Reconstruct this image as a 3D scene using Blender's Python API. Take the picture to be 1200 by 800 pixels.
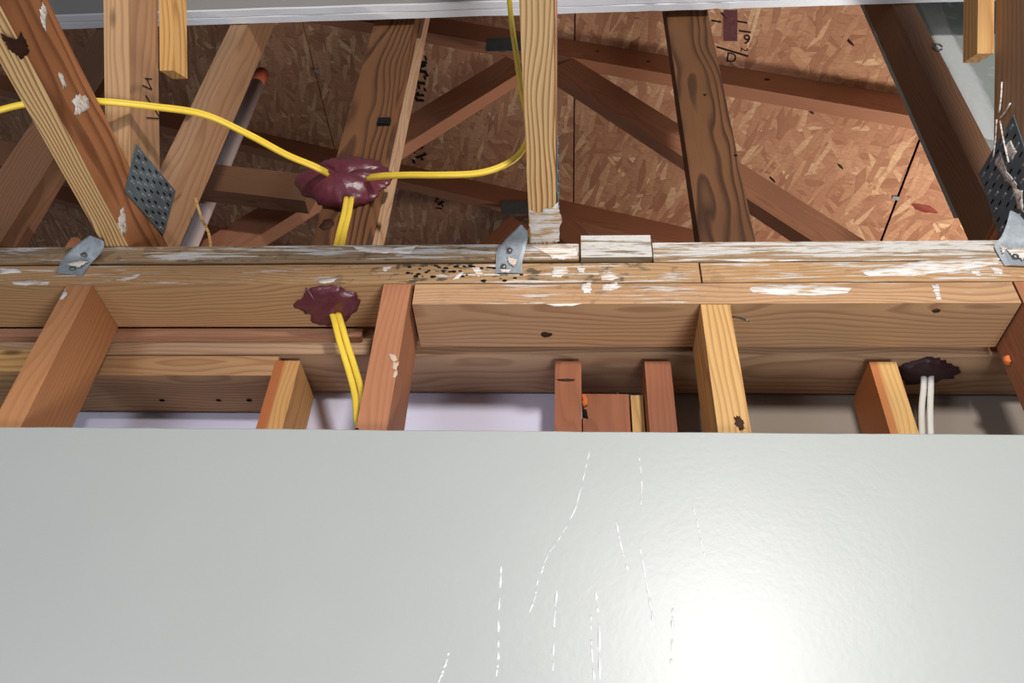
import bpy, bmesh, math, random
from mathutils import Vector, Matrix, noise

scene = bpy.context.scene
for o in list(bpy.data.objects):
    bpy.data.objects.remove(o)
COL = scene.collection

# ------------------------------------------------------------------ camera
CR = Vector((0.9978703, 0.0493609, 0.0426429))
CU = Vector((-0.0004845, -0.6481070, 0.7615491))
CF = Vector((-0.0652279, 0.7599479, 0.6467028))
CC = Vector((0.2462436, -0.8064138, -0.7885029))
FPX = 995.5
cd = bpy.data.cameras.new('camera')
cd.sensor_width = 36.0
cd.lens = 36.0 * FPX / 1200.0
cd.clip_start = 0.02
cam = bpy.data.objects.new('camera', cd)
COL.objects.link(cam)
cam.matrix_world = Matrix(((CR.x, CU.x, -CF.x, CC.x), (CR.y, CU.y, -CF.y, CC.y),
                           (CR.z, CU.z, -CF.z, CC.z), (0, 0, 0, 1)))
scene.camera = cam

# ------------------------------------------------------------------ light
scene.view_settings.view_transform = 'Standard'
scene.view_settings.look = 'None'
scene.view_settings.gamma = 1.0
scene.view_settings.use_curve_mapping = False
scene.view_settings.exposure = 0.02
w = bpy.data.worlds.new('world')
scene.world = w
w.use_nodes = True
bg = w.node_tree.nodes['Background']
bg.inputs[0].default_value = (0.80, 0.88, 1.0, 1)
bg.inputs[1].default_value = 0.10


def area(name, loc, aim, size, power, color):
    l = bpy.data.lights.new(name, 'AREA')
    l.shape = 'DISK'
    l.size = size
    l.energy = power
    l.color = color
    o = bpy.data.objects.new(name, l)
    COL.objects.link(o)
    o.location = loc
    o.rotation_euler = (Vector(aim) - Vector(loc)).to_track_quat('-Z', 'Y').to_euler()
    return o


area('room_lamp', (0.74, -2.0, 0.22), (0.42, 0.0, -0.35), 0.22, 36.0, (1.0, 0.97, 0.93))
area('low_fill', (0.80, -1.15, -1.95), (0.25, 0.0, 0.0), 0.55, 25.0, (0.98, 0.98, 1.0))  # added low fill to brighten the undersides, no such lamp known
area('room_window', (-1.4, -2.4, -0.75), (0.0, 0.0, -0.1), 0.8, 18.0, (0.86, 0.90, 1.0))
bulb = bpy.data.lights.new('attic_lamp', 'POINT')      # work light standing in the attic behind the plates
bulb.energy = 43.0
bulb.shadow_soft_size = 0.09
bulb.color = (1.0, 0.94, 0.87)
bo = bpy.data.objects.new('attic_lamp', bulb)
COL.objects.link(bo)
bo.location = (1.33, 0.74, 0.17)

T, W = 0.0381, 0.0889


def at(px, py, axis, val):
    """point of the place behind a pixel of the 1200x800 photo, on the plane axis = val"""
    d = CF + CR * ((px - 600) / FPX) + CU * ((400 - py) / FPX)
    return CC + d * ((val - CC[axis]) / d[axis])


# ------------------------------------------------------------------ materials
def s2l(c):
    return tuple((x / 255 / 12.92) if x / 255 <= .04045 else ((x / 255 + .055) / 1.055) ** 2.4 for x in c)


class NT:
    def __init__(self, name, rough=.6, spec=.4):
        self.m = bpy.data.materials.new(name)
        self.m.use_nodes = True
        self.t = self.m.node_tree
        self.b = self.t.nodes['Principled BSDF']
        self.b.inputs['Roughness'].default_value = rough
        self.b.inputs['Specular IOR Level'].default_value = spec

    def n(self, typ, ins=None, **kw):
        nd = self.t.nodes.new(typ)
        for k, v in kw.items():
            setattr(nd, k, v)
        for k, v in (ins or {}).items():
            self.set(nd, k, v)
        return nd

    def set(self, nd, k, v):
        if isinstance(v, bpy.types.NodeSocket):
            self.t.links.new(v, nd.inputs[k])
        else:
            nd.inputs[k].default_value = v

    def math(self, op, a, b=0.0, clamp=False):
        nd = self.n('ShaderNodeMath', {0: a, 1: b}, operation=op)
        nd.use_clamp = clamp
        return nd.outputs[0]

    def mix(self, f, a, b):
        nd = self.n('ShaderNodeMix', data_type='RGBA')
        for k, v in ((0, f), (6, a), (7, b)):
            if isinstance(v, tuple) and len(v) == 3:
                v = (*v, 1)
            self.set(nd, k, v)
        return nd.outputs[2]

    def noise(self, vec, scale, detail=3, rough=.55, dist=0.0):
        return self.n('ShaderNodeTexNoise', {'Vector': vec, 'Scale': scale, 'Detail': detail,
                                             'Roughness': rough, 'Distortion': dist}).outputs[0]

    def ramp(self, f, stops, interp='LINEAR'):
        nd = self.n('ShaderNodeValToRGB', {0: f})
        cr = nd.color_ramp
        cr.interpolation = interp
        while len(cr.elements) < len(stops):
            cr.elements.new(.5)
        for e, (p, c) in zip(cr.elements, stops):
            e.position = p
            e.color = (c, c, c, 1) if isinstance(c, (int, float)) else (*c, 1)
        return nd.outputs[0]

    def scaled(self, vec, s, off=(0, 0, 0)):
        nd = self.n('ShaderNodeMapping', {'Vector': vec})
        nd.inputs['Scale'].default_value = s
        nd.inputs['Location'].default_value = off
        return nd.outputs[0]

    def bump(self, h, strength, dist=.002):
        self.t.links.new(self.n('ShaderNodeBump', {'Height': h, 'Strength': strength, 'Distance': dist}).outputs[0],
                         self.b.inputs['Normal'])

    def color(self, c):
        self.set(self.b, 'Base Color', c if isinstance(c, bpy.types.NodeSocket) else (*c, 1))
        return self.m


def wood(name, light, dark, ring=.0062, paint=None, mold=None, knots=True, contrast=.75, rough=.62, heart=None, topdown=False):
    """softwood with growth rings about a pith outside the board; local X runs along the board"""
    N = NT(name, rough, .35)
    light, dark = s2l(light), s2l(dark)
    tc = N.n('ShaderNodeTexCoord').outputs['Object']
    rnd = N.n('ShaderNodeObjectInfo').outputs['Random']
    ofs = N.n('ShaderNodeCombineXYZ', {0: N.math('MULTIPLY', rnd, 37.0), 1: N.math('MULTIPLY', rnd, .05),
                                      2: N.math('MULTIPLY', rnd, .11)}).outputs[0]
    v = N.n('ShaderNodeVectorMath', {0: tc, 1: ofs}, operation='ADD').outputs[0]
    sep = N.n('ShaderNodeSeparateXYZ', {0: v})
    y = N.math('ADD', sep.outputs[1], .018)
    z = N.math('ADD', sep.outputs[2], -.048)
    r = N.math('SQRT', N.math('ADD', N.math('MULTIPLY', y, y), N.math('MULTIPLY', z, z)))
    low = N.noise(N.scaled(v, (1.6, 6, 6)), 1.6, 2)
    r = N.math('ADD', r, N.math('MULTIPLY', low, .055))
    mid = N.noise(N.scaled(v, (4, 40, 40)), 1.0, 3)
    r = N.math('ADD', r, N.math('MULTIPLY', mid, .004))
    ph = N.math('FRACT', N.math('DIVIDE', r, ring))
    band = N.ramp(ph, [(0, .10), (.45, .25), (.80, 1.0), (.92, .75), (1.0, .10)])
    fib = N.noise(N.scaled(v, (10, 420, 420)), 1.0, 4, .7)
    band = N.math('MULTIPLY', band, contrast)
    band = N.math('ADD', band, N.math('MULTIPLY', N.math('SUBTRACT', fib, .5), .5), True)
    c = N.mix(band, light, dark)
    big = N.noise(N.scaled(v, (2.2, 9, 9)), 1.0, 3)
    c = N.mix(N.ramp(big, [(.35, 0.0), (.75, .55)]), c, tuple(a * .62 for a in light))
    if knots:
        vo = N.n('ShaderNodeTexVoronoi', {'Vector': N.scaled(v, (3.1, 9, 9)), 'Scale': 1.0}).outputs[0]
        c = N.mix(N.ramp(vo, [(.0, .85), (.045, .75), (.075, 0.0)]), c, tuple(a * .22 for a in dark))
    if heart:
        hy = N.math('ADD', N.n('ShaderNodeSeparateXYZ', {0: tc}).outputs[1], N.math('MULTIPLY', mid, .003))
        c = N.mix(N.ramp(N.math('ADD', hy, .5), [(.5 + heart[1], 1.0), (.5 + heart[1] + .001, 0.0)]), c, s2l(heart[0]))
    h = N.math('MULTIPLY', band, .6)
    geo = N.n('ShaderNodeNewGeometry')
    pos = geo.outputs['Position']
    nz = N.n('ShaderNodeSeparateXYZ', {0: geo.outputs['True Normal']}).outputs[2]
    notunder = N.math('GREATER_THAN', nz, -.8)
    sx = N.n('ShaderNodeSeparateXYZ', {0: pos}).outputs[0]
    u = N.n('ShaderNodeMapRange', {0: sx, 1: -1.0, 2: 1.5}).outputs[0]
    if mold:
        amt = N.math('MULTIPLY', N.ramp(u, [((x + 1) / 2.5, a) for x, a in mold]), notunder)
        sp = N.noise(N.scaled(pos, (42, 60, 75)), 1.0, 3, .6)
        c = N.mix(N.math('MULTIPLY', N.ramp(sp, [(.54, 0), (.62, 1)]), amt), c, s2l((48, 44, 38)))
        c = N.mix(N.math('MULTIPLY', amt, .35), c, s2l((120, 104, 78)))
    if paint:
        amt = N.ramp(u, [((x + 1) / 2.5, a) for x, a in paint])
        if topdown:
            pz = N.n('ShaderNodeSeparateXYZ', {0: pos}).outputs[2]
            amt = N.math('MULTIPLY', amt, N.n('ShaderNodeMapRange', {0: pz, 1: .046, 2: .058, 3: .42, 4: 1.0}).outputs[0])
        sp = N.noise(N.scaled(pos, (9, 90, 170)), 1.0, 5, .62, .4)
        k = N.math('ADD', sp, N.math('MULTIPLY', amt, .42))
        k = N.math('MULTIPLY', N.ramp(k, [(.63, 0), (.68, 1)]), notunder)
        crack = N.noise(N.scaled(pos, (40, 200, 420)), 1.0, 4, .7)
        c = N.mix(N.math('MULTIPLY', k, N.ramp(crack, [(.36, .25), (.45, 1)])), c, s2l((206, 202, 196)))
        h = N.math('ADD', h, N.math('MULTIPLY', k, 1.2))
    N.bump(h, .35, .0012)
    return N.color(c)


PALE = wood('wood_pale', (204, 168, 134), (158, 118, 90))
TAN = wood('wood_tan', (198, 156, 112), (152, 108, 72))
YEL = wood('wood_yellow', (220, 176, 112), (166, 110, 58), ring=.0075)
ORA = wood('wood_orange', (196, 138, 92), (164, 102, 62), contrast=.5)
RED = wood('wood_red', (186, 126, 90), (150, 92, 62), contrast=.5)
DRED = wood('wood_dark_red', (164, 102, 70), (132, 76, 50), contrast=.5)
TRUSS = wood('wood_truss', (170, 116, 86), (132, 84, 60), contrast=.5)
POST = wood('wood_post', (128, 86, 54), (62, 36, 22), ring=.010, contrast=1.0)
PINK = wood('wood_pink', (186, 138, 108), (150, 102, 76), contrast=.5)
TWOA = wood('wood_two_tone_tan', (222, 170, 106), (186, 126, 70), heart=((176, 104, 58), -.003))
TWOB = wood('wood_two_tone_yellow', (230, 186, 118), (198, 146, 82), heart=((188, 118, 66), -.006))
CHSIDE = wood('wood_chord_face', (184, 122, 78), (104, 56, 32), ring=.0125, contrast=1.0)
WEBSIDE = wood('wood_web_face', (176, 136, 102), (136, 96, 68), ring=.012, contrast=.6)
BRO = wood('wood_brown', (166, 122, 86), (118, 78, 52), ring=.008)
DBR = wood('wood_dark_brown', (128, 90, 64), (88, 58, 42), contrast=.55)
PLATE = wood('wood_plate_weathered', (202, 160, 114), (156, 112, 74), knots=False,
             mold=[(-1, .05), (-.10, .1), (.02, .95), (.14, 1), (.34, .7), (.45, .15), (.9, .1)],
             paint=[(-1, .10), (-.45, .14), (.0, .10), (.22, .24), (.36, .16), (.5, .10), (.72, .30), (.9, .3)])
PLATE3 = wood('wood_third_plate', (202, 160, 118), (154, 112, 82),
              paint=[(-1, .0), (.06, .0), (.2, .14), (.35, .12), (.45, .0), (1.2, 0)],
              mold=[(-1, 0), (.1, .1), (.3, .35), (.42, .1), (1, 0)])
TOPW = wood('wood_top_weathered', (176, 146, 112), (126, 98, 72), knots=False,
            mold=[(-1, .35), (-.4, .4), (-.05, .5), (.1, .6), (.3, .35), (.5, .1), (1, .1)],
            paint=[(-1, .14), (-.4, .22), (-.1, .36), (.1, .32), (.24, .42), (.4, .50), (.8, .50), (1, .45)], topdown=True)
CHALK = wood('wood_painted_block', (150, 132, 106), (104, 88, 66), knots=False,
             mold=[(0, .4), (1, .4)], paint=[(-1, .55), (1, .55)])
CHORD = wood('wood_chord_striped', (240, 204, 146), (150, 92, 46), ring=.0058, contrast=1.0)


def plain(name, col, rough=.6, spec=.4, nz=0.0, scale=40, metal=0.0, bump=0.0):
    N = NT(name, rough, spec)
    N.b.inputs['Metallic'].default_value = metal
    c = s2l(col)
    if nz or bump:
        tc = N.n('ShaderNodeTexCoord').outputs['Object']
        f = N.noise(tc, scale, 5, .6)
        if bump:
            N.bump(f, bump, .003)
        return N.color(N.mix(N.ramp(f, [(.3, nz), (.7, 0)]), c, tuple(x * .45 for x in c)))
    return N.color(c)


def osb():
    N = NT('osb_strands', .75, .25)
    tc = N.n('ShaderNodeTexCoord').outputs['Object']
    warp = N.n('ShaderNodeTexNoise', {'Vector': tc, 'Scale': 2.2, 'Detail': 1}).outputs['Color']
    wv = N.n('ShaderNodeVectorMath', {0: warp, 1: (.12, .12, 0)}, operation='MULTIPLY').outputs[0]
    base = N.n('ShaderNodeVectorMath', {0: tc, 1: wv}, operation='ADD').outputs[0]
    cols, edges = [], []
    for i, (ang, sx, sy) in enumerate(((.25, 11, 54), (-.75, 12, 60), (1.2, 13, 68), (-1.75, 12, 58))):
        r = N.n('ShaderNodeMapping', {'Vector': base})
        r.inputs['Rotation'].default_value = (0, 0, ang)
        r.inputs['Location'].default_value = (i * 3.3, i * 1.7, 0)
        q = N.scaled(r.outputs[0], (sx, sy, 1))
        vo = N.n('ShaderNodeTexVoronoi', {'Vector': q, 'Scale': 1.0, 'Randomness': 1.0}, voronoi_dimensions='2D')
        rv = N.n('ShaderNodeSeparateXYZ', {0: vo.outputs['Color']})
        ed = N.n('ShaderNodeTexVoronoi', {'Vector': q, 'Scale': 1.0}, voronoi_dimensions='2D', feature='DISTANCE_TO_EDGE').outputs[0]
        cols.append((rv.outputs[0], rv.outputs[1]))
        edges.append(ed)
    val, ed = cols[0][0], edges[0]
    for i in (1, 2, 3):
        sel = N.math('GREATER_THAN', cols[i][1], (.55, .62, .68)[i - 1])
        val = N.n('ShaderNodeMix', {0: sel, 2: val, 3: cols[i][0]}).outputs[0]
        ed = N.n('ShaderNodeMix', {0: sel, 2: ed, 3: edges[i]}).outputs[0]
    c = N.ramp(val, [(0, s2l((162, 114, 84))), (.25, s2l((184, 136, 104))), (.6, s2l((198, 150, 114))),
                     (.86, s2l((210, 164, 126))), (1, s2l((236, 202, 160)))])
    grain = N.noise(N.scaled(base, (60, 160, 60)), 1.0, 4, .7)
    c = N.mix(N.ramp(grain, [(.35, .45), (.65, 0)]), c, s2l((150, 100, 78)))
    c = N.mix(N.ramp(ed, [(.0, .30), (.04, 0)]), c, s2l((104, 66, 50)))
    big = N.noise(tc, 3.5, 3)
    c = N.mix(N.ramp(big, [(.4, 0), (.75, .35)]), c, s2l((172, 116, 94)))
    N.bump(N.math('ADD', N.math('MULTIPLY', val, .6), N.ramp(ed, [(0, 0), (.06, .5)])), .5, .0015)
    return N.color(c)


OSB = osb()


def drywall(name, col, rough, bump=.12, spec=.5, speck=0.0):
    N = NT(name, rough, spec)
    tc = N.n('ShaderNodeTexCoord').outputs['Object']
    f = N.noise(tc, 140, 4, .6)
    g = N.noise(tc, 9, 3)
    h = N.math('ADD', N.math('MULTIPLY', f, .5), N.math('MULTIPLY', g, 1.5))
    N.bump(h, bump, .002)
    c = s2l(col)
    cc = N.mix(N.ramp(g, [(.35, .10), (.7, 0)]), c, tuple(x * .8 for x in c))
    if speck:
        cc = N.mix(N.ramp(N.noise(tc, 26, 4, .65), [(.56, 0), (.66, speck)]), cc, s2l((190, 192, 188)))
    return N.color(cc)


PAINT = drywall('painted_drywall', (172, 176, 173), .40, .14, .8)
DRIP = plain('paint_drip_highlight', (232, 233, 233), .25, .6)  # whiter than the wall: the drips' highlights are put into the colour
PAPER_LIT = drywall('drywall_paper_lilac_lit', (218, 216, 236), .7, .05, .3)  # bluish light on the far paper is put into its colour
PAPER_DIM = drywall('drywall_paper_grey_dim', (150, 138, 126), .8, .05, .2)  # dimmer version of the far paper, shade put into the colour
GYP = drywall('gypsum_cut_edge', (226, 228, 232), .85, .8, .2)
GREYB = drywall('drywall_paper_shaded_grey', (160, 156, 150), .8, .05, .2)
GREENB = drywall('grey_green_board', (150, 156, 150), .8, .2, .2, .8)
MUD = plain('joint_compound', (196, 198, 196), .85, .2, .15, 60, 0, .4)
def brushed():
    N = NT('white_paint_smear', .6, .4)
    pos = N.n('ShaderNodeNewGeometry').outputs['Position']
    f = N.noise(N.scaled(pos, (26, 160, 300)), 1.0, 5, .65, .3)
    N.bump(f, .5, .001)
    return N.color(N.mix(N.ramp(f, [(.40, 0.0), (.52, 1)]), s2l((186, 152, 116)), s2l((226, 224, 220))))


WHITEP = brushed()
CAULK = plain('maroon_firestop', (104, 48, 58), .32, .5, .25, 70, 0, .35)
CAULK_SHADE = plain('maroon_firestop_shaded', (62, 34, 42), .5, .4, .3, 70, 0, .4)  # same maroon, darkened in colour for the shade under the far plate
YELLOW = plain('yellow_cable_jacket', (244, 210, 74), .42, .5, .12, 60)
WHITEC = plain('white_cable_jacket', (226, 224, 216), .45, .5, .1, 60)
GALV = plain('galvanised_steel', (172, 180, 186), .45, .5, .6, 110, .3, .2)
GALVD = plain('galvanised_steel_dull', (104, 120, 128), .5, .5, .5, 60, .3, .1)
SLOT = plain('punched_tooth_steel', (200, 206, 210), .35, .5, 0, 40, .8)
HOLE = plain('dark_hole', (30, 28, 26), .9, .1)
PVC = plain('white_plastic_pipe', (214, 198, 196), .4, .5, .12, 12)
PRIMER = plain('orange_primer_stain', (206, 104, 74), .5, .4, .2, 40)
INK = plain('black_ink', (34, 28, 26), .8, .2)
INKP = plain('purple_ink', (112, 70, 72), .8, .2, .5, 60)
KNOT = plain('dark_knot', (64, 38, 24), .7, .3, .3, 120)
NAIL = plain('nail_steel', (120, 118, 112), .4, .5, 0, 40, .8)
FOAM = plain('orange_foam_bit', (230, 128, 70), .8, .3, .3, 200, 0, .6)
CONC = plain('concrete_floor', (196, 190, 182), .85, .3, .15, 6)


# ------------------------------------------------------------------ object helpers
def tag(o, label=None, cat=None, group=None, kind=None):
    if label: o['label'] = label
    if cat: o['category'] = cat
    if group: o['group'] = group
    if kind: o['kind'] = kind
    return o


def link(name, me, mat, parent=None):
    o = bpy.data.objects.new(name, me)
    COL.objects.link(o)
    if mat is not None:
        me.materials.append(mat)
    if parent is not None:
        o.parent = parent
        bpy.context.view_layer.update()
        o.matrix_parent_inverse = parent.matrix_world.inverted()
    return o


def empty(name, loc):
    o = bpy.data.objects.new(name, None)
    COL.objects.link(o)
    o.location = loc
    o.empty_display_size = .05
    bpy.context.view_layer.update()
    return o


def from_bm(name, bm, mat, parent=None, smooth=False):
    me = bpy.data.meshes.new(name)
    bmesh.ops.recalc_face_normals(bm, faces=bm.faces)
    bm.to_mesh(me)
    bm.free()
    if smooth:
        for p in me.polygons:
            p.use_smooth = True
    return link(name, me, mat, parent)


def board(name, mat, p0, p1, sy, sz, up=(0, 0, 1), c0=0.0, c1=0.0, parent=None, bevel=.003, seed=0, wob=.0006):
    """a sawn board from p0 to p1 (centre line); sz is measured along `up`, sy across; c0/c1 slope the end cuts"""
    p0, p1 = Vector(p0), Vector(p1)
    X = (p1 - p0).normalized()
    Z = Vector(up)
    Z = (Z - X * Z.dot(X)).normalized()
    Y = Z.cross(X)
    L = (p1 - p0).length
    bm = bmesh.new()
    n = max(1, int(L / .12))
    rings = []
    for i in range(n + 1):
        f = i / n
        ring = []
        for (a, b) in ((-1, -1), (1, -1), (1, 1), (-1, 1)):
            z = b * sz / 2
            x = L * f + (c0 * (1 - f) + c1 * f) * z
            j = noise.noise(Vector((x * 6 + seed * 7.1, a * 3 + b * 1.3, seed))) * wob
            ring.append(bm.verts.new((x, a * (sy / 2 - wob) + j, z - b * wob + j)))
        rings.append(ring)
    for i in range(n):
        for k in range(4):
            bm.faces.new((rings[i][k], rings[i][(k + 1) % 4], rings[i + 1][(k + 1) % 4], rings[i + 1][k]))
    bm.faces.new(rings[0][::-1])
    bm.faces.new(rings[-1])
    if bevel:
        es = []
        for e in bm.edges:
            if len(e.link_faces) == 2 and e.calc_face_angle(0) > .6:
                es.append(e)
        bmesh.ops.bevel(bm, geom=es, offset=bevel, segments=2, affect='EDGES', profile=.6)
    o = from_bm(name, bm, mat)
    o.matrix_world = Matrix(((X.x, Y.x, Z.x, p0.x), (X.y, Y.y, Z.y, p0.y), (X.z, Y.z, Z.z, p0.z), (0, 0, 0, 1)))
    if parent is not None:
        bpy.context.view_layer.update()
        o.parent = parent
        o.matrix_parent_inverse = parent.matrix_world.inverted()
    return o


def bx(name, mat, x0, x1, y0, y1, z0, z1, axis='x', parent=None, bevel=.003, seed=0, **k):
    """board given by its extents, running along axis"""
    cx, cy, cz = (x0 + x1) / 2, (y0 + y1) / 2, (z0 + z1) / 2
    if axis == 'x':
        return board(name, mat, (x0, cy, cz), (x1, cy, cz), y1 - y0, z1 - z0, (0, 0, 1), parent=parent, bevel=bevel, seed=seed, **k)
    if axis == 'y':
        return board(name, mat, (cx, y0, cz), (cx, y1, cz), x1 - x0, z1 - z0, (0, 0, 1), parent=parent, bevel=bevel, seed=seed, **k)
    return board(name, mat, (cx, cy, z0), (cx, cy, z1), x1 - x0, y1 - y0, (0, 1, 0), parent=parent, bevel=bevel, seed=seed, **k)


def cat_rom(pts, n=8):
    pts = [Vector(p) for p in pts]
    P = [pts[0] * 2 - pts[1]] + pts + [pts[-1] * 2 - pts[-2]]
    out = []
    for i in range(1, len(P) - 2):
        a, b, c, d = P[i - 1:i + 3]
        for k in range(n):
            t = k / n
            out.append(.5 * ((2 * b) + (c - a) * t + (2 * a - 5 * b + 4 * c - d) * t * t + (3 * b - a - 3 * c + d) * t ** 3))
    out.append(pts[-1])
    return out


def sweep(name, mat, pts, section, wdir, parent=None, n=8, smooth=True):
    """sweep a closed 2-D section (u along wdir, v across) along a smooth path"""
    P = cat_rom(pts, n)
    bm = bmesh.new()
    rings = []
    wd = Vector(wdir).normalized()
    o0 = P[0].copy()
    for i, p in enumerate(P):
        t = (P[min(i + 1, len(P) - 1)] - P[max(i - 1, 0)]).normalized()
        u = (wd - t * wd.dot(t))
        u.normalize()
        v = t.cross(u)
        rings.append([bm.verts.new(p - o0 + u * a + v * b) for a, b in section])
    m = len(section)
    for i in range(len(rings) - 1):
        for k in range(m):
            bm.faces.new((rings[i][k], rings[i][(k + 1) % m], rings[i + 1][(k + 1) % m], rings[i + 1][k]))
    bm.faces.new(rings[0][::-1])
    bm.faces.new(rings[-1])
    o = from_bm(name, bm, mat, None, smooth)
    o.location = o0
    if parent is not None:
        bpy.context.view_layer.update()
        o.parent = parent
        o.matrix_parent_inverse = parent.matrix_world.inverted()
    return o


def flat_section(wd, th, groove=.22, n=20):
    s = []
    for k in range(n):
        a = 2 * math.pi * k / n
        u, v = math.cos(a), math.sin(a)
        s.append((math.copysign(abs(u) ** .8, u) * wd / 2, v * th / 2 * (1 - groove * math.exp(-(u / .20) ** 2))))
    return s


def round_section(r, n=12):
    return [(math.cos(2 * math.pi * k / n) * r, math.sin(2 * math.pi * k / n) * r) for k in range(n)]


def patch(name, mat, outline, normal, height, parent=None, dome=True, seed=0, rings=4, origin=None):
    """a raised smear on a surface: outline points on the surface, built up along normal"""
    outline = [Vector(p) for p in outline]
    c = sum(outline, Vector()) / len(outline)
    nrm = Vector(normal).normalized()
    bm = bmesh.new()
    base = [bm.verts.new(p - c - nrm * .0002) for p in outline]
    prev = base
    for r in range(rings):
        f = 1 - (r + (0 if r == 0 else .35)) / (rings + .35)
        hh = height * ((1 - f * f) ** .5 if dome else 1)
        if r == 0:
            f, hh = .985, height * (.35 if dome else .7)
        cur = []
        for i, p in enumerate(outline):
            q = (p - c) * f
            j = noise.noise(Vector((q.x * 60 + seed, q.y * 60, q.z * 60))) * height * .35
            cur.append(bm.verts.new(q + nrm * (hh + j)))
        for i in range(len(outline)):
            k = (i + 1) % len(outline)
            bm.faces.new((prev[i], prev[k], cur[k], cur[i]))
        prev = cur
    bm.faces.new(prev)
    o = from_bm(name, bm, mat, None, True)
    o.location = c
    if parent is not None:
        bpy.context.view_layer.update()
        o.parent = parent
        o.matrix_parent_inverse = parent.matrix_world.inverted()
    return o


def ragged(pts, amp, seed, sub=5):
    """subdivide a closed outline and roughen it"""
    pts = [Vector(p) for p in pts]
    out = []
    rn = random.Random(seed)
    n = len(pts)
    for i in range(n):
        a, b = pts[i], pts[(i + 1) % n]
        for k in range(sub):
            p = a.lerp(b, k / sub)
            out.append(p)
    c = sum(out, Vector()) / len(out)
    return [p + (p - c).normalized() * rn.uniform(-amp, amp) for p in out]


# ------------------------------------------------------------------ the setting
RZ0, RX0, RM = 1.485, 0.256, 0.357          # underside of the roof deck: z = RZ0 - RM (x - RX0)


def roof_z(x):
    return RZ0 - RM * (x - RX0)


RN = Vector((RM, 0, 1)).normalized()
RD = Vector((1, 0, -RM)).normalized()


def at_roof(px, py, off=0.0):
    d = CF + CR * ((px - 600) / FPX) + CU * ((400 - py) / FPX)
    p0 = Vector((RX0, 0, RZ0)) - RN * off
    return CC + d * ((p0 - CC).dot(RN) / d.dot(RN))


# painted drywall on the near face of the wall, its upper edge cut away
def front_wall():
    bm = bmesh.new()
    x0, x1, zb = -1.9, 2.3, -2.43
    rn = random.Random(4)
    n = 210
    prev = None
    for i in range(n + 1):
        x = x0 + (x1 - x0) * i / n
        zt = -.2445 + noise.noise(Vector((x * 5, 0, 1))) * .0016 + noise.noise(Vector((x * 40, 3, 0))) * .0007
        q = [(x, -.0127, zb), (x, -.0127, zt - .0016), (x, -.0112, zt), (x, -.0004, zt - .0006), (x, -.0004, zb)]
        cur = [bm.verts.new(p) for p in q]
        if prev:
            for k in range(5):
                bm.faces.new((prev[k], prev[(k + 1) % 5], cur[(k + 1) % 5], cur[k]))
        else:
            bm.faces.new(cur)
        prev = cur
    bm.faces.new(prev[::-1])
    o = from_bm('wall_front', bm, PAINT)
    tag(o, 'white painted drywall with a rough cut upper edge and drips whitened as highlights', 'wall', kind='structure')
    return o


wall = front_wall()
drips = [
    [(690, 528), (683, 560), (673, 598), (655, 632), (642, 650), (634, 672)],
    [(631, 678), (626, 700), (617, 724)],
    [(748, 535), (751, 562), (752, 592)],
    [(812, 592), (817, 612), (822, 636), (828, 659)],
    [(588, 662), (585, 720), (584, 770), (582, 792)],
    [(652, 690), (649, 730), (647, 792)],
    [(697, 690), (701, 730), (703, 796)],
    [(693, 720), (694, 760), (696, 796)],
    [(750, 640), (758, 690), (768, 736)],
    [(526, 764), (520, 784), (514, 800)],
    [(788, 712), (788, 748), (786, 780)],
    [(722, 610), (728, 640), (735, 668)],
]
for i, d in enumerate(drips):
    rn = random.Random(i)
    cr = cat_rom([at(x + rn.uniform(-1, 1), y, 1, -.0127) for x, y in d], 11)
    k = 0
    while k < len(cr) - 3:
        m = min(len(cr) - 1, k + rn.randint(2, 6))
        seg = cr[k:m + 1]
        left, right = [], []
        for j, p in enumerate(seg):
            f = j / (len(seg) - 1)
            wd = (.0007 + .0016 * math.sin(math.pi * (.1 + .85 * f))) * rn.uniform(.3, 1.2) * (.55 if i < 4 else .8)
            left.append(p + Vector((-wd, 0, 0)))
            right.append(p + Vector((wd, 0, 0)))
        patch('drip_highlight', DRIP, left + right[::-1], (0, -1, 0), .00025, wall, False, i, 1)
        k = m + rn.randint(0, 3)

# drywall sheets on the far side of the double wall
for nm, mat, xa, xb, lab in (('wall_back_lit', PAPER_LIT, -1.9, .318, 'back of drywall, bluish light painted in as pale lilac, behind the studs under the yellow cable'),
                             ('wall_back_dim', PAPER_DIM, .322, 2.3, 'back of drywall, shade painted in as dull grey-brown, behind the studs beside the white cables')):
    tag(bx(nm, mat, xa, xb, .196, .209, -2.43, .076, bevel=0, wob=0), lab, 'wall', kind='structure')
tag(bx('floor', CONC, -1.9, 2.3, -4.2, .9, -2.55, -2.469, bevel=0, wob=0), 'plain grey floor of the room', 'floor', kind='structure')


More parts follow.
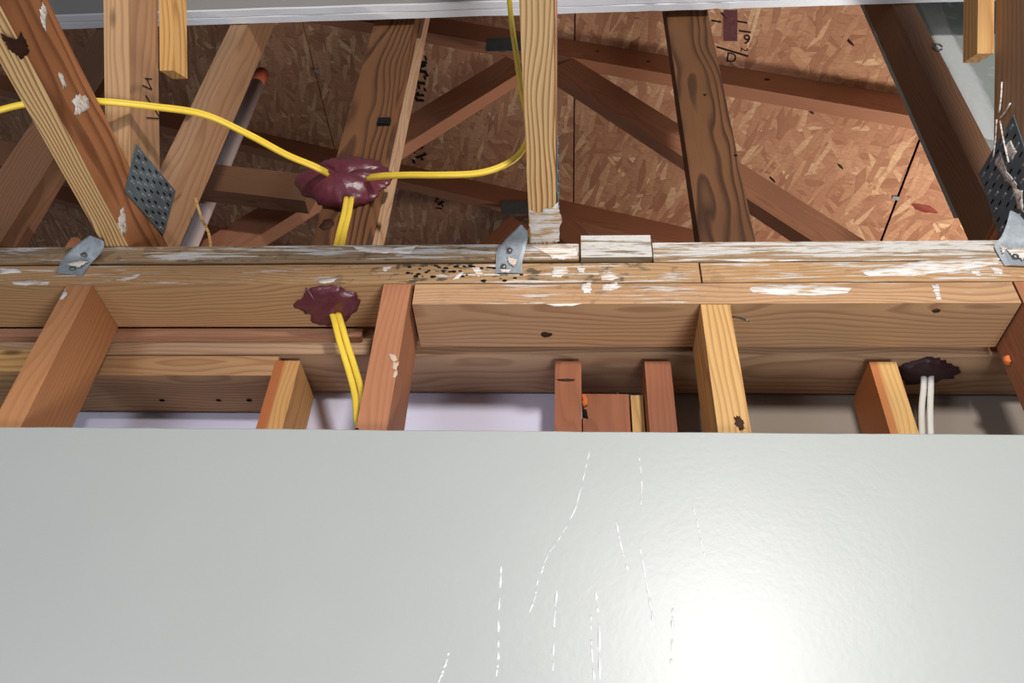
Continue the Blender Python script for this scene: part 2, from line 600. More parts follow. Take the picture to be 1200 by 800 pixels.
# two layers of drywall on the attic gable, cut off above the opening
def gable_board():
    o = empty('wall_gable', (0, .1, 1.0))
    tag(o, 'double layer grey drywall on the gable with a bright white cut edge', 'wall', kind='structure')
    for j, (y0, y1, dz) in enumerate(((.0765, .0925, .0008), (.0926, .1087, 0))):
        for part in (0, 1):
            bm = bmesh.new()
            prev = None
            n = 150
            for i in range(n + 1):
                x = -1.9 + 4.0 * i / n
                z = .884 + .012 * (x + .4) + dz + noise.noise(Vector((x * 9, j, 0))) * .0022 + noise.noise(Vector((x * 60, j, 2))) * .0012
                if .40 < x < .62:
                    z += .004 * noise.noise(Vector((x * 30, j, 5)))
                zz = (z, z + .004) if part == 0 else (z + .004, 2.6)
                e = 0 if part == 0 else .0004
                q = [(x, y0 - e, zz[1]), (x, y0 + (.0015 if part == 0 else -e), zz[0]), (x, y1 - (.001 if part == 0 else 0), zz[0]), (x, y1, zz[1])]
                if part == 1:
                    q = [(x, y0, zz[1]), (x, y0, zz[0]), (x, y1, zz[0]), (x, y1, zz[1])]
                cur = [bm.verts.new(p) for p in q]
                if prev:
                    for k in range(4):
                        bm.faces.new((prev[k], prev[(k + 1) % 4], cur[(k + 1) % 4], cur[k]))
                else:
                    bm.faces.new(cur)
                prev = cur
            bm.faces.new(prev[::-1])
            from_bm('gypsum_edge' if part == 0 else 'drywall_layer', bm, GYP if part == 0 else GREYB, o)


gable_board()

# roof deck of OSB sheets, seams running away from the wall
roof = empty('roof', (RX0, 1.0, RZ0))
tag(roof, 'sloping roof deck of reddish strand board sheets with dark seams', 'roof', kind='structure')
seams = [-3.30, -2.415, -1.525, -.63, .266, 1.192, 2.11, 3.0]
for i in range(len(seams) - 1):
    xa, xb = seams[i] + .0030, seams[i + 1] - .0030
    for j, (ya, yb) in enumerate(((.21, 2.64), (2.644, 5.0))):
        p0 = Vector((xa, (ya + yb) / 2, roof_z(xa))) + RN * .0056
        p1 = Vector((xb, (ya + yb) / 2, roof_z(xb))) + RN * .0056
        board('osb_panel', OSB, p0, p1, yb - ya, .0112, RN, parent=roof, bevel=0, wob=0, seed=i * 3 + j)
# roofing felt above closes the seams
p0, p1 = Vector((-3.3, 2.6, roof_z(-3.3))) + RN * .016, Vector((3.0, 2.6, roof_z(3.0))) + RN * .016
board('roofing_felt', HOLE, p0, p1, 4.8, .006, RN, parent=roof, bevel=0, wob=0)
# little metal clips bridging a seam between the trusses
for (px, py) in ((1050, 232), (371, 83)):
    p = at_roof(px, py, .004)
    board('sheathing_clip', GALV, p - RD * .009, p + RD * .009, .012, .003, RN, parent=roof, bevel=.001, wob=0)


def text_on(parent, txt, pos, xdir, nrm, size, mat, name='stamp_lettering'):
    cu = bpy.data.curves.new(name, 'FONT')
    cu.body = txt
    cu.size = size
    cu.align_x = 'CENTER'
    cu.align_y = 'CENTER'
    cu.extrude = .0004
    tmp = bpy.data.objects.new('tmp', cu)
    COL.objects.link(tmp)
    me = bpy.data.meshes.new_from_object(tmp)
    bpy.data.objects.remove(tmp)
    me.name = name
    me.materials.clear()
    o = link(name, me, mat)
    Z = Vector(nrm).normalized()
    X = Vector(xdir)
    X = (X - Z * X.dot(Z)).normalized()
    Y = Z.cross(X)
    o.matrix_world = Matrix(((X.x, Y.x, Z.x, pos.x), (X.y, Y.y, Z.y, pos.y), (X.z, Y.z, Z.z, pos.z), (0, 0, 0, 1)))
    bpy.context.view_layer.update()
    o.parent = parent
    o.matrix_parent_inverse = parent.matrix_world.inverted()
    return o


# ink stamps on the sheets (seen from below)
AY = Vector((0, 1, 0))
text_on(roof, 'D', at_roof(857, 68, .0008), RD, -RN, .040, INK)
text_on(roof, '9', at_roof(875, 47, .0008), RD, -RN, .040, INK)
text_on(roof, '2', at_roof(872, 58, .0008), AY, -RN, .026, INK)
# the other stamp is blurred past reading: rows of broken ink strokes
rn = random.Random(31)
for (cx, y0, y1, wd) in ((481, 78, 128, 12), (493, 66, 120, 10), (491, 158, 190, 12), (506, 212, 228, 16), (514, 226, 244, 8)):
    y = y0
    while y < y1:
        hgt = rn.uniform(2.5, 5.5)
        x = cx + (y1 - y) * .06 + rn.uniform(-2, 2)
        q = rn.choice((((-.5, 0), (.5, .2)), ((-.4, .5), (.4, -.4)), ((-.5, -.3), (-.4, .6)), ((.3, -.5), (.5, .5))))
        a, b = (at_roof(x + u * wd, y + v * hgt, .0008) for u, v in q)
        board('stamp_line', INK, a, b, rn.uniform(.006, .012), .001, RN, parent=roof, bevel=0, wob=0)
        y += hgt * .8
a, b = at_roof(840, 55, .001), at_roof(877, 66, .001)
board('stamp_line', INK, a, b, .005, .001, RN, parent=roof, bevel=0, wob=0)
for (qa, qb, wd) in (((856, 12), (856, 48), .036),):
    a, b = at_roof(*qa, .0008), at_roof(*qb, .0008)
    board('stamp_bar', INKP, a, b, wd, .001, RN, parent=roof, bevel=0, wob=0)
for (qa, qb) in (((864, 25), (876, 27)), ((834, 24), (845, 26)), ((866, 36), (880, 38)), ((845, 15), (852, 22))):
    a, b = at_roof(*qa, .0008), at_roof(*qb, .0008)
    board('stamp_line', INK, a, b, .004, .001, RN, parent=roof, bevel=0, wob=0)


# ------------------------------------------------------------------ wall framing
G_ST = 'studs of the near wall row'
FZ = -2.43
studs = []
for (x, zt, mat, lab, wd) in (
        (-.442, -.0006, ORA, 'orange-brown wall stud, first of the near row, beside the blocks under the far plate', T),
        (0.0, -.0006, RED, 'reddish wall stud with scuffed edge right beside the hanging yellow cable', T),
        (.4155, -T - .0012, YEL, 'yellow short stud with a dark stamp standing under the filler plate', T),
        (.8145, -.0006, RED, 'reddish wall stud with an orange foam bit at the end of the filler plate', T)):
    s = bx('wall_stud', mat, x, x + wd, 0.0, W, FZ, zt, 'z', seed=int(x * 50) + 30)
    tag(s, lab, 'stud', G_ST)
    studs.append(s)
G_RS = 'studs of the far wall row'
rear = []
for (x, mat, lab) in (
        (-.165, TWOA, 'two-tone tan stud of the far row between the lilac drywall openings'),
        (.229, DRED, 'red-brown stud of the far row with a nick near its top, beside the boxed board'),
        (.351, DRED, 'plain red-brown stud of the far row on the grey drywall side of the boxed board'),
        (.651, TWOB, 'yellow and brown stud of the far row beside the pair of white cables')):
    s = bx('wall_stud', mat, x, x + .0365, .104, .1915, FZ, -.0490, 'z', seed=int(x * 80) + 60)
    tag(s, lab, 'stud', G_RS)
    rear.append(s)
tag(bx('backing_board', DRED, .2665, .331, .140, .178, FZ, -.078, 'z', seed=71), 'wide reddish backing board boxed between two far studs', 'board')
tag(bx('filler_strip', YEL, .3325, .3505, .140, .178, FZ, -.080, 'z', seed=72), 'narrow yellowish filler strip beside the boxed backing board', 'board')

# bottom plates under both stud rows, out of view behind the drywall
tag(bx('bottom_plate', TAN, -1.8, 2.2, 0, W, -2.469, FZ - .0005, seed=80), 'wooden bottom plate under the near stud row', 'plate')
tag(bx('bottom_plate', TAN, -1.8, 2.2, .103, .1915, -2.469, FZ - .0005, seed=81), 'wooden bottom plate under the far stud row', 'plate')

# plates over the near row
jx = at(821, 318, 1, 0).x
plate_a = tag(bx('top_plate', PLATE, -1.8, jx - .0014, 0, W, 0, T - .0008, seed=1),
              'lower top plate, tan with dark mould spots, passing under the centre truss strap', 'plate')
plate_b = tag(bx('top_plate', PLATE, jx + .0014, 2.2, .0005, W, .0002, T - .0006, seed=2),
              'lower top plate with broad white paint strokes, butted against the mould-spotted plate', 'plate')
ga, gb = at(680, 297, 1, 0).x, at(764, 297, 1, 0).x
top_a = tag(bx('top_plate', TOPW, -1.8, ga - .002, .0005, W, T + .0056, 2 * T + .0012, bevel=.008, seed=3, wob=.0012),
            'weathered grey upper plate with a dark gap below it, under the left and centre trusses', 'plate')
top_c = tag(bx('top_plate', TOPW, gb + .002, 2.2, .0005, W, T, 2 * T + .001, bevel=.004, seed=5),
            'upper plate streaked white with old paint beyond the loose block', 'plate')
tag(bx('loose_block', CHALK, ga + .001, gb - .001, -.0085, W - .01, T + .0008, 2 * T + .0075, bevel=.006, seed=6, wob=.001),
    'short chalky white-painted block wedged between the two upper plates', 'block')
plate_3 = tag(bx('filler_plate', PLATE3, T + .0050, .8125, .0005, W - .0015, -T, -.0006, seed=7),
              'third plate fitted under the top plates between two reddish studs, dark knot below', 'plate')



def drill(o, x, y, r):
    bm = bmesh.new()
    bmesh.ops.create_cone(bm, segments=20, radius1=r, radius2=r, depth=.4, cap_ends=True)
    me = bpy.data.meshes.new('drill')
    bm.to_mesh(me)
    bm.free()
    c = bpy.data.objects.new('drill', me)
    COL.objects.link(c)
    c.location = (x, y, .04)
    md = o.modifiers.new('hole', 'BOOLEAN')
    md.object = c
    md.operation = 'DIFFERENCE'
    md.solver = 'EXACT'
    bpy.context.view_layer.update()
    nm = bpy.data.meshes.new_from_object(o.evaluated_get(bpy.context.evaluated_depsgraph_get()))
    o.modifiers.clear()
    o.data = nm
    bpy.data.objects.remove(c)


for o in (plate_a, top_a):
    drill(o, -.086, .049, .021)

# plates over the far row
tag(bx('top_plate', PALE, -1.8, 2.2, .103, .192, -T, -.0004, seed=8), 'far top plate, pale underside, carrying the far stud row', 'plate')
tag(bx('top_plate', TAN, -1.8, 2.2, .103, .192, 0, 2 * T, seed=9), 'far upper plate hidden behind the near plates, carrying the gable studs', 'plate')
tag(bx('shim_strip', PINK, -1.2, -.045, .0905, .1022, -.0165, .0, seed=10, bevel=.002), 'thin reddish shim strip squeezed between the near and far plates', 'strip')
bl0 = at(60, 430, 1, .103).x
bl1 = at(322, 430, 1, .103).x
tag(bx('blocking', TAN, bl0, bl1 + .001, .104, .1915, -.0762, -T - .0018, seed=11),
    'horizontal blocking with three dark nail holes under the far plate', 'block')
tag(bx('blocking', YEL, -1.2, at(41, 420, 1, .0915).x, .0915, .180, -.0800, -.0392, seed=12),
    'short yellow blocking seen past the orange-brown stud, end cut showing', 'block')

# knots, nail holes and small marks on the boards
def disc(name, mat, c, nrm, ra, rb, parent, h=.0006, xdir=(1, 0, 0), seed=1):
    c, Z = Vector(c), Vector(nrm).normalized()
    X = Vector(xdir)
    X = (X - Z * X.dot(Z)).normalized()
    Y = Z.cross(X)
    rn = random.Random(seed)
    out = []
    for k in range(14):
        a = 2 * math.pi * k / 14
        r = rn.uniform(.8, 1.15)
        out.append(c + X * math.cos(a) * ra * r + Y * math.sin(a) * rb * r)
    return patch(name, mat, out, Z, h, parent, False, seed, 1)


D = (0, 0, -1)
disc('knot', KNOT, at(640, 392, 2, -T), D, .0075, .0055, plate_3, seed=2)
disc('knot', KNOT, at(1097, 364, 2, -T), D, .0055, .0035, plate_3, seed=3)
disc('knot', KNOT, at(1177, 422, 0, .8145), (-1, 0, 0), .001, .001, studs[3], seed=3)
for px in (190, 256, 292):
    disc('nail_hole', HOLE, at(px, 469, 2, -.0762), D, .0042, .0026, bpy.data.objects['blocking'], seed=px)
disc('knot', KNOT, at(305, 262, 1, .13), (0, -1, 0), .002, .002, plate_a, seed=9) if False else None


def smear(parent, px, nrm=(0, -1, 0), axis=1, val=0.0, amp=.0015, seed=0, mat=WHITEP, h=.0005, sub=7):
    out = ragged([at(x, y, axis, val) for x, y in px], amp, seed, sub)
    return patch('paint_smear', mat, out, nrm, h, parent, False, seed, 2)


smear(plate_3, [(878, 337), (905, 333), (950, 334), (998, 337), (994, 343), (960, 346), (905, 345), (882, 342)], val=.0005, seed=1)
smear(plate_3, [(1092, 334), (1100, 333), (1103, 350), (1098, 352)], val=.0005, seed=2)
smear(plate_b, [(1010, 319), (1050, 310), (1090, 305), (1172, 302), (1170, 309), (1120, 318), (1070, 323), (1020, 323)], val=.0005, seed=3)
smear(plate_b, [(1136, 313), (1148, 315), (1150, 323), (1140, 321)], val=.0005, seed=4)
smear(plate_b, [(1160, 312), (1174, 315), (1176, 322), (1166, 322)], val=.0005, seed=5)
smear(plate_b, [(832, 304), (880, 303), (960, 305), (880, 307)], val=.0005, seed=6, amp=.0006)
smear(plate_a, [(648, 313), (664, 312), (668, 319), (655, 325), (646, 324)], seed=7)
smear(plate_a, [(676, 313), (686, 314), (684, 320), (677, 318)], seed=8)
smear(plate_a, [(702, 320), (716, 318), (726, 326), (714, 329), (704, 327)], seed=9)
smear(plate_3, [(681, 333), (693, 331), (692, 343), (684, 343)], val=.0005, seed=10)
smear(plate_3, [(706, 334), (722, 331), (728, 336), (716, 341), (706, 340)], val=.0005, seed=11)
smear(plate_3, [(640, 356), (660, 355.6), (682, 355.5), (670, 358.5), (650, 359)], val=.0005, seed=12, amp=.0006)
smear(plate_a, [(374, 328), (384, 327), (395, 326), (391, 330), (380, 332), (374, 331)], val=-.0002, seed=13, amp=.0008)
smear(plate_a, [(14, 330), (35, 328), (58, 330), (56, 334), (30, 334), (16, 333)], val=-.0002, seed=14, amp=.0008)
smear(plate_a, [(136, 328), (152, 324), (166, 319), (160, 325), (146, 329)], seed=15, amp=.0008)
smear(plate_a, [(530, 328), (538, 320), (543, 319), (538, 326)], seed=16, amp=.0008)
smear(plate_a, [(552, 314), (562, 313), (567, 322), (560, 324), (555, 317)], seed=17, amp=.001)
smear(plate_a, [(448, 312), (460, 312), (452, 318), (449, 317)], seed=18, amp=.0006)
smear(plate_a, [(0, 314), (22, 315), (26, 319), (0, 321)], seed=19, amp=.0008)
smear(top_a, [(623, 288), (662, 287), (676, 289), (677, 302), (662, 304), (648, 303), (640, 297)], val=.0005, seed=20)
smear(top_a, [(413, 288), (470, 290), (490, 287), (480, 297), (440, 296), (420, 294)], val=.0005, seed=21)
smear(studs[0], [(70, 350), (77, 337), (79, 344), (74, 350)], seed=22, amp=.0008)
# scuffed corner of the reddish stud
for k, q in enumerate([[(455, 414), (462, 415), (466, 421), (460, 424)], [(460, 424), (468, 424), (464, 434), (460, 432)],
                       [(461, 435), (466, 434), (464, 443), (460, 441)]]):
    smear(studs[1], q, seed=30 + k, amp=.001, mat=plain('scuffed_fibres', (206, 178, 156), .8, .2) if k == 0 else bpy.data.materials['scuffed_fibres'])
# dark stamp on the yellow stud
smear(studs[2], [(860, 489), (866, 487), (871, 493), (872, 502), (867, 504), (863, 498)], seed=40, amp=.0016, mat=KNOT, h=.0004)
# crack beside the top of the yellow stud and a bent nail
sweep('bent_nail', NAIL, [at(858, 371, 1, .004), at(866, 372, 1, -.006), at(877, 376, 1, -.012)], round_section(.0014, 8), (0, 1, 0), plate_3, 4)
# foam bit
c = at(1181, 422, 0, .8138)
tagc = patch('foam_bit', FOAM, ragged([c + Vector((0, .007 * math.cos(a), .007 * math.sin(a))) for a in [k * math.pi / 4 for k in range(8)]], .0015, 3, 2),
             (-1, 0, 0), .006, studs[3], True, 3)

# ------------------------------------------------------------------ gable studs in the attic
G_GS = 'gable studs standing on the far plates'
ZP = 2 * T + .0008
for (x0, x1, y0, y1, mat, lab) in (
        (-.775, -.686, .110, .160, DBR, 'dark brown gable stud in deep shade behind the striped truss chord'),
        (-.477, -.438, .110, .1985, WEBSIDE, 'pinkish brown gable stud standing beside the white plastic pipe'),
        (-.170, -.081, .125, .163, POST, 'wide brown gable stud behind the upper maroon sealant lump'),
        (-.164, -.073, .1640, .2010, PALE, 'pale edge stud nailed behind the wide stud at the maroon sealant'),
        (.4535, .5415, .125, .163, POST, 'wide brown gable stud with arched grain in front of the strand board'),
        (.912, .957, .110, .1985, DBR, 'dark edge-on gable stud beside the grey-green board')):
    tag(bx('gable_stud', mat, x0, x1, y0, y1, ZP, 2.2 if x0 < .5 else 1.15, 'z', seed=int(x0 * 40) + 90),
        lab, 'stud', G_GS)

# grey-green board beyond the edge-on stud
gb_ = empty('wallboard_piece', (1.2, .206, .5))
tag(gb_, 'grey-green wallboard piece smeared with joint compound beside the dark gable stud', 'wallboard')
bx('board', GREENB, .915, 1.9, .2, .213, .36, 2.2, bevel=.001, wob=0, parent=gb_)
patch('compound_smear', MUD, ragged([at(x, y, 1, .2) for x, y in [(1075, 0), (1100, 0), (1112, 30), (1125, 55), (1150, 95), (1170, 140), (1168, 165), (1150, 160), (1110, 80)]], .004, 5, 6),
      (0, -1, 0), .0015, gb_, False, 5, 2)

# ------------------------------------------------------------------ far roof trusses, parallel to the wall
def far_truss(y, lab, xl, xr, webs, plate_px, seed):
    o = empty('roof_truss', (RX0, y + T / 2, .1))
    tag(o, lab, 'truss', 'far roof trusses under the strand board')
    yc = y + T / 2
    p0 = Vector((xl, yc, roof_z(xl))) - RN * (W / 2 + .0006)
    p1 = Vector((xr, yc, roof_z(xr))) - RN * (W / 2 + .0006)
    board('top_chord', TRUSS, p0, p1, T, W, RN, parent=o, seed=seed)
    board('bottom_chord', TRUSS, (xl, yc, .1), (xr, yc, .1), T, W, (0, 0, 1), parent=o, seed=seed + 1)
    for k, (a, b) in enumerate(webs):
        a, b = Vector((a[0], yc, a[1])), Vector((b[0], yc, b[1]))
        d = (b - a).normalized()
        n_ = Vector((-d.z, 0, d.x))
        if n_.z < 0:
            n_ = -n_
        # given points lie on the upper edge; run down to the bottom chord
        e = a + d * ((.146 - a.z) / d.z)
        sl = d.x / d.z
        board('web', TRUSS, a - n_ * W / 2, e - n_ * W / 2, T, W, n_, parent=o, seed=seed + 2 + k,
              c1=(-n_.z / d.z))
    c = at(*plate_px, 1, y - .001)
    bx('truss_plate', GALVD, c.x - .055, c.x + .055, y - .0016, y - .0003, c.z - .035, c.z + .035, bevel=0, wob=0, parent=o)
    return o


far_truss(.51, 'far truss nearer the wall, its two webs forming an upturned V over the opening', -3.2, 2.9,
          [((.070, 1.402), (-.186, 1.112)), ((.262, 1.386), (.895, .632))], (592, 52), 100)
far_truss(1.12, 'second far truss seen low behind the centre chord and the yellow cable', -3.2, 2.9,
          [((.052, 1.411), (-.051, 1.274)), ((.243, 1.417), (.333, 1.303))], (606, 243), 110)
far_truss(1.73, 'farthest truss in the dark under the strand board', -3.2, 2.9, [], (606, 280), 120)

# brace board, pipe
tag(board('lateral_brace', DBR, (-1.5, .40, .885), (-.318, .40, .668), T, W, (0, 0, 1), seed=130),
    'dark brown brace board crossing in front of the white plastic pipe', 'board')
pp = empty('plastic_pipe', (-.588, .45, .15))
tag(pp, 'white plastic pipe with an orange stained upper end beside the gable stud', 'pipe')


def tube(name, mat, x, y, z0, z1, r, parent, inner=None):
    bm = bmesh.new()
    n = 28
    prof = [(r, z0), (r, z1), (inner or r * .85, z1), (inner or r * .85, z0)]
    rings = [[bm.verts.new((rr * math.cos(2 * math.pi * k / n), rr * math.sin(2 * math.pi * k / n), zz - z0)) for k in range(n)] for rr, zz in prof]
    for i in range(4):
        for k in range(n):
            bm.faces.new((rings[i][k], rings[i][(k + 1) % n], rings[(i + 1) % 4][(k + 1) % n], rings[(i + 1) % 4][k]))
    o = from_bm(name, bm, mat, None, True)
    o.location = (x, y, z0)
    bpy.context.view_layer.update()
    o.parent = parent
    o.matrix_parent_inverse = parent.matrix_world.inverted()
    return o


tube('pipe_body', PVC, -.588, .45, .15, 1.19, .0175, pp)
tube('stained_end', PRIMER, -.588, .45, 1.1903, 1.245, .0178, pp)

# ------------------------------------------------------------------ near trusses running over the room
U_ = Vector((0, -.667, .745))
NB = Vector((0, .745, .667))        # up and back, across a web


def tooth_plate(parent, x, side, corners, seed):
    """galvanised truss plate on the side face of a chord; corners are (y, z)"""
    bm = bmesh.new()
    v = []
    for dx in (0.0002, .0014):
        v.append([bm.verts.new((x + side * dx, y, z)) for y, z in corners])
    n = len(corners)
    bm.faces.new(v[0]); bm.faces.new(v[1][::-1])
    for k in range(n):
        bm.faces.new((v[0][k], v[0][(k + 1) % n], v[1][(k + 1) % n], v[1][k]))
    o = from_bm('truss_plate', bm, GALVD, parent)
    # punched teeth
    A, B, C_, D_ = [Vector((0, y, z)) for y, z in corners]
    rn = random.Random(seed)
    for nm, mat, off in (('punched_teeth', SLOT, 0), ('tooth_holes', HOLE, 1)):
        bm = bmesh.new()
        e1 = (B - A).normalized()
        e2 = (D_ - A).normalized()
        for i in range(7):
            for j in range(9):
                if (i + j) % 2 != off or rn.random() < .12:
                    continue
                f, g = (i + .7) / 7.4, (j + .7) / 9.4
                p = (A.lerp(B, f)).lerp(D_.lerp(C_, f), g)
                s, l = .0016, .0042
                hh = .0024 if off == 0 else .0018
                for_q = [p - e1 * l - e2 * s, p + e1 * l - e2 * s, p + e1 * l + e2 * s, p - e1 * l + e2 * s]
                lo = [bm.verts.new((x + side * .0012, q.y, q.z)) for q in for_q]
                hi = [bm.verts.new((x + side * hh, q.y, q.z)) for q in for_q]
                bm.faces.new(hi)
                for k in range(4):
                    bm.faces.new((lo[k], lo[(k + 1) % 4], hi[(k + 1) % 4], hi[k]))
        t = from_bm(nm, bm, mat, o)
        t['kind'] = 'stuff'
    return o


def near_truss(x0, lab, chord_mat, web_mat, side, scab, seed, side_mats=(CHSIDE, WEBSIDE)):
    x1 = x0 + T
    xc = (x0 + x1) / 2
    o = empty('roof_truss', (xc, -.3, .078))
    tag(o, lab, 'truss', 'near roof trusses resting on the double plate')
    zb = 2 * T + .0022
    ch = board('bottom_chord', chord_mat, (xc, .088, zb + W / 2), (xc, -2.4, zb + W / 2), T, W, (0, 0, 1), parent=o, seed=seed, bevel=.003)
    zt = zb + W
    # web leaves the chord above the plate and climbs back over the room
    yb = -.026 + (.255 - zt) / .745 * .667
    base = Vector((xc, yb, zt)) - NB * (W / 2)
    k = -NB.z / U_.z
    base = base + U_ * ((zt + .001 - base.z) / U_.z)
    wb = board('web', web_mat, base, base + U_ * 1.1, T, W, NB, c0=k, parent=o, seed=seed + 1)
    if scab:
        sx = (x1 + .0125) if side > 0 else (x0 - .0125)
        st = Vector((sx, -.112, .348)) + NB * .024
        board('scab', YEL, st, st + U_ * .9, .024, .046, NB, parent=o, seed=seed + 2)
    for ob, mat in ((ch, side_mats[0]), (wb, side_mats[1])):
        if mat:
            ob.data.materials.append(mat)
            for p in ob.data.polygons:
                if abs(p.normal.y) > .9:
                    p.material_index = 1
    return o, ch, wb


G_TR = None
tL, chL, wbL = near_truss(-.4185, 'near truss with boldly striped chord, white paint dabs and a pencilled web', CHORD, TAN, 1, True, 140)
tC, chC, wbC = near_truss(.1935, 'near truss whose striped chord end is caked with white paint at the centre strap', CHORD, BRO, 1, False, 150)
tR, chR, wbR = near_truss(.8600, 'near truss by the grey-green board with paint-splashed toothed plate', BRO, BRO, -1, True, 160)
xs = -.4185 + T
tooth_plate(tL, xs, 1, [(-.081, .205), (.044, .250), (.062, .166), (-.056, .128)][::1], 1)
tooth_plate(tC, .1935 + T, 1, [(-.09, .200), (.05, .235), (.06, .10), (-.08, .088)], 2)
pr = tooth_plate(tR, .8600, -1, [(-.085, .235), (.030, .252), (.055, .095), (-.055, .085)], 3)
# paint dabs and a splintered knot hole on the left chord, paint on the others
for k, q in enumerate(([(84, 118), (92, 110), (103, 114), (104, 126), (95, 133), (87, 134), (89, 124)],
                       [(68, 84), (73, 88), (78, 100), (74, 104)],
                       [(50, 4), (55, 12), (54, 38), (50, 30), (47, 12)],
                       [(141, 247), (145, 243), (148, 258), (149, 270), (143, 274), (138, 262)])):
    smear(tL, q, (1, 0, 0), 0, xs + .0002, .002, 50 + k)
smear(tL, [(0, 38), (10, 44), (22, 46), (24, 37), (31, 48), (34, 62), (26, 70), (14, 62), (6, 50)], (1, 0, 0), 0, xs + .0002, .002, 60, KNOT, .0006)
zb = 2 * T + .0022
smear(tC, [(620, 246), (632, 250), (640, 244), (648, 243), (654, 237), (657, 250), (656, 283), (640, 284), (622, 284)], (0, 0, -1), 2, zb - .0002, .0022, 61)
for k, q in enumerate(([(1165, 190), (1172, 178), (1180, 200), (1192, 216), (1190, 222), (1176, 208)],
                       [(1176, 172), (1184, 165), (1192, 178), (1186, 186)],
                       [(1186, 220), (1198, 224), (1200, 250), (1192, 242)])):
    smear(pr, q, (-1, 0, 0), 0, .8600 - .0016, .002, 65 + k)
# pencil marks on the left web: a 4, a slash and a 1
for k, q in enumerate(([(167, 100), (178, 105)], [(178, 105), (172, 92)], [(170, 92), (178, 92.5)], [(171, 112), (187, 137)], [(172, 138), (187, 139)])):
    a, b = at(*q[0], 0, xs + .0005), at(*q[1], 0, xs + .0005)
    board('pencil_mark', INK, a, b, .0018, .0006, (1, 0, 0), parent=tL, bevel=0, wob=0)


# metal truss ties
def strap(rows, lab, nails, seed):
    o = empty('truss_tie', rows[0][0])
    tag(o, lab, 'bracket', 'galvanised ties holding the near trusses')
    L = cat_rom([r[0] for r in rows], 4)
    R_ = cat_rom([r[1] for r in rows], 4)
    bm = bmesh.new()
    gr = []
    for a, b in zip(L, R_):
        gr.append([bm.verts.new(a.lerp(b, f)) for f in (0, .12, .5, .88, 1)])
    for i in range(len(gr) - 1):
        for k in range(4):
            bm.faces.new((gr[i][k], gr[i][k + 1], gr[i + 1][k + 1], gr[i + 1][k]))
    for r in gr:
        for v in (r[0], r[4]):
            v.co += Vector((0, .0016, 0))
    bmesh.ops.recalc_face_normals(bm, faces=bm.faces)
    g = bmesh.ops.solidify(bm, geom=bm.faces[:], thickness=.0014)
    from_bm('strap', bm, GALV, o, False)
    for q in nails:
        c = Vector(q)
        out = [c + Vector((math.cos(a) * .0042, 0, math.sin(a) * .0042)) for a in [k * math.pi / 5 for k in range(10)]]
        patch('nail_head', NAIL, out, (0, -1, 0), .0022, o, True, seed)
    return o


def P(px, py, y):
    return at(px, py, 1, y)


sL = strap([(P(64, 319, -.0025), P(96, 322, -.0025)), (P(70, 308, -.003), P(102, 312, -.003)), (P(75, 300, -.0045), P(110, 303, -.0045)),
            (P(82, 292, -.009), P(116, 297, -.009)), (P(94, 282, -.016), P(121, 289, -.016)), (P(104, 275, -.022), P(121, 282, -.022))],
           'galvanised tie bent under the striped truss chord with white dabs', [P(85, 314, -.0048), P(98, 298, -.0085)], 1)
sC = strap([(P(581, 319, -.0025), P(612, 319.5, -.0025)), (P(581, 305, -.003), P(612, 307, -.003)), (P(582, 293, -.0045), P(614, 298, -.0045)),
            (P(590, 282, -.008), P(616, 289, -.007)), (P(600, 272, -.012), P(618, 281, -.010)), (P(610, 262, -.018), P(619, 272, -.014))],
           'paint-spattered galvanised tie beside the white-caked chord end', [P(597, 293, -.0075), P(590, 312, -.0052)], 2)
sR = strap([(P(1178, 310, -.0030), P(1225, 312, -.0030)), (P(1171, 298, -.0035), P(1225, 300, -.0035)), (P(1166, 286, -.005), P(1225, 290, -.005)),
            (P(1174, 276, -.009), P(1222, 280, -.009)), (P(1180, 262, -.014), P(1212, 268, -.012)), (P(1184, 246, -.020), P(1196, 252, -.016))],
           'galvanised tie with wrinkled foot below the paint-splashed toothed plate', [P(1190, 300, -.0062)], 3)
for k, q in enumerate(([(1180, 292), (1200, 290), (1215, 300), (1200, 304), (1186, 300)], [(1172, 288), (1180, 290), (1178, 296), (1174, 294)])):
    smear(sR, q, (0, -1, 0), 1, -.0062, .0025, 80 + k)
for k, q in enumerate(([(594, 300), (606, 304), (603, 312), (596, 308)], [(586, 315), (598, 316), (596, 319), (588, 319)])):
    smear(sC, q, (0, -1, 0), 1, -.0055, .0015, 84 + k)
smear(sL, [(78, 309), (96, 304), (104, 306), (92, 313)], (0, -1, 0), 1, -.0058, .0015, 88)

# ------------------------------------------------------------------ cables and firestop sealant
SEC = flat_section(.0142, .0086, .62, 28)
HX, HY = -.082, .047            # the hole through the plates
cL = [(-40, 142, -.165), (0, 129, -.160), (30, 122, -.158), (65, 118, -.155), (118, 119, -.152), (180, 125, -.125), (238, 134, -.088),
      (290, 157, -.045), (335, 181, .012), (366, 194, .052), (384, 203, .085)]
tag(sweep('electrical_cable', YELLOW, [P(*q) for q in cL], SEC, (0, .3, 1)),
    'flat yellow cable arching over the striped chord to the upper maroon sealant', 'cable', 'yellow cables')
cR = [(432, 208, .085), (450, 206, .060), (480, 205, .036), (520, 205, .015), (560, 203, .005), (590, 194, .0), (609, 180, -.002), (618, 160, -.006),
      (617, 135, -.012), (611, 105, -.02), (605, 65, -.03), (600, 30, -.036), (597, 0, -.04), (594, -40, -.045)]
tag(sweep('electrical_cable', YELLOW, [P(*q) for q in cR], SEC, (0, .25, 1)),
    'yellow cable bending upward beside the centre chord from the maroon sealant', 'cable', 'yellow cables')
t0 = P(409, 232, .085)
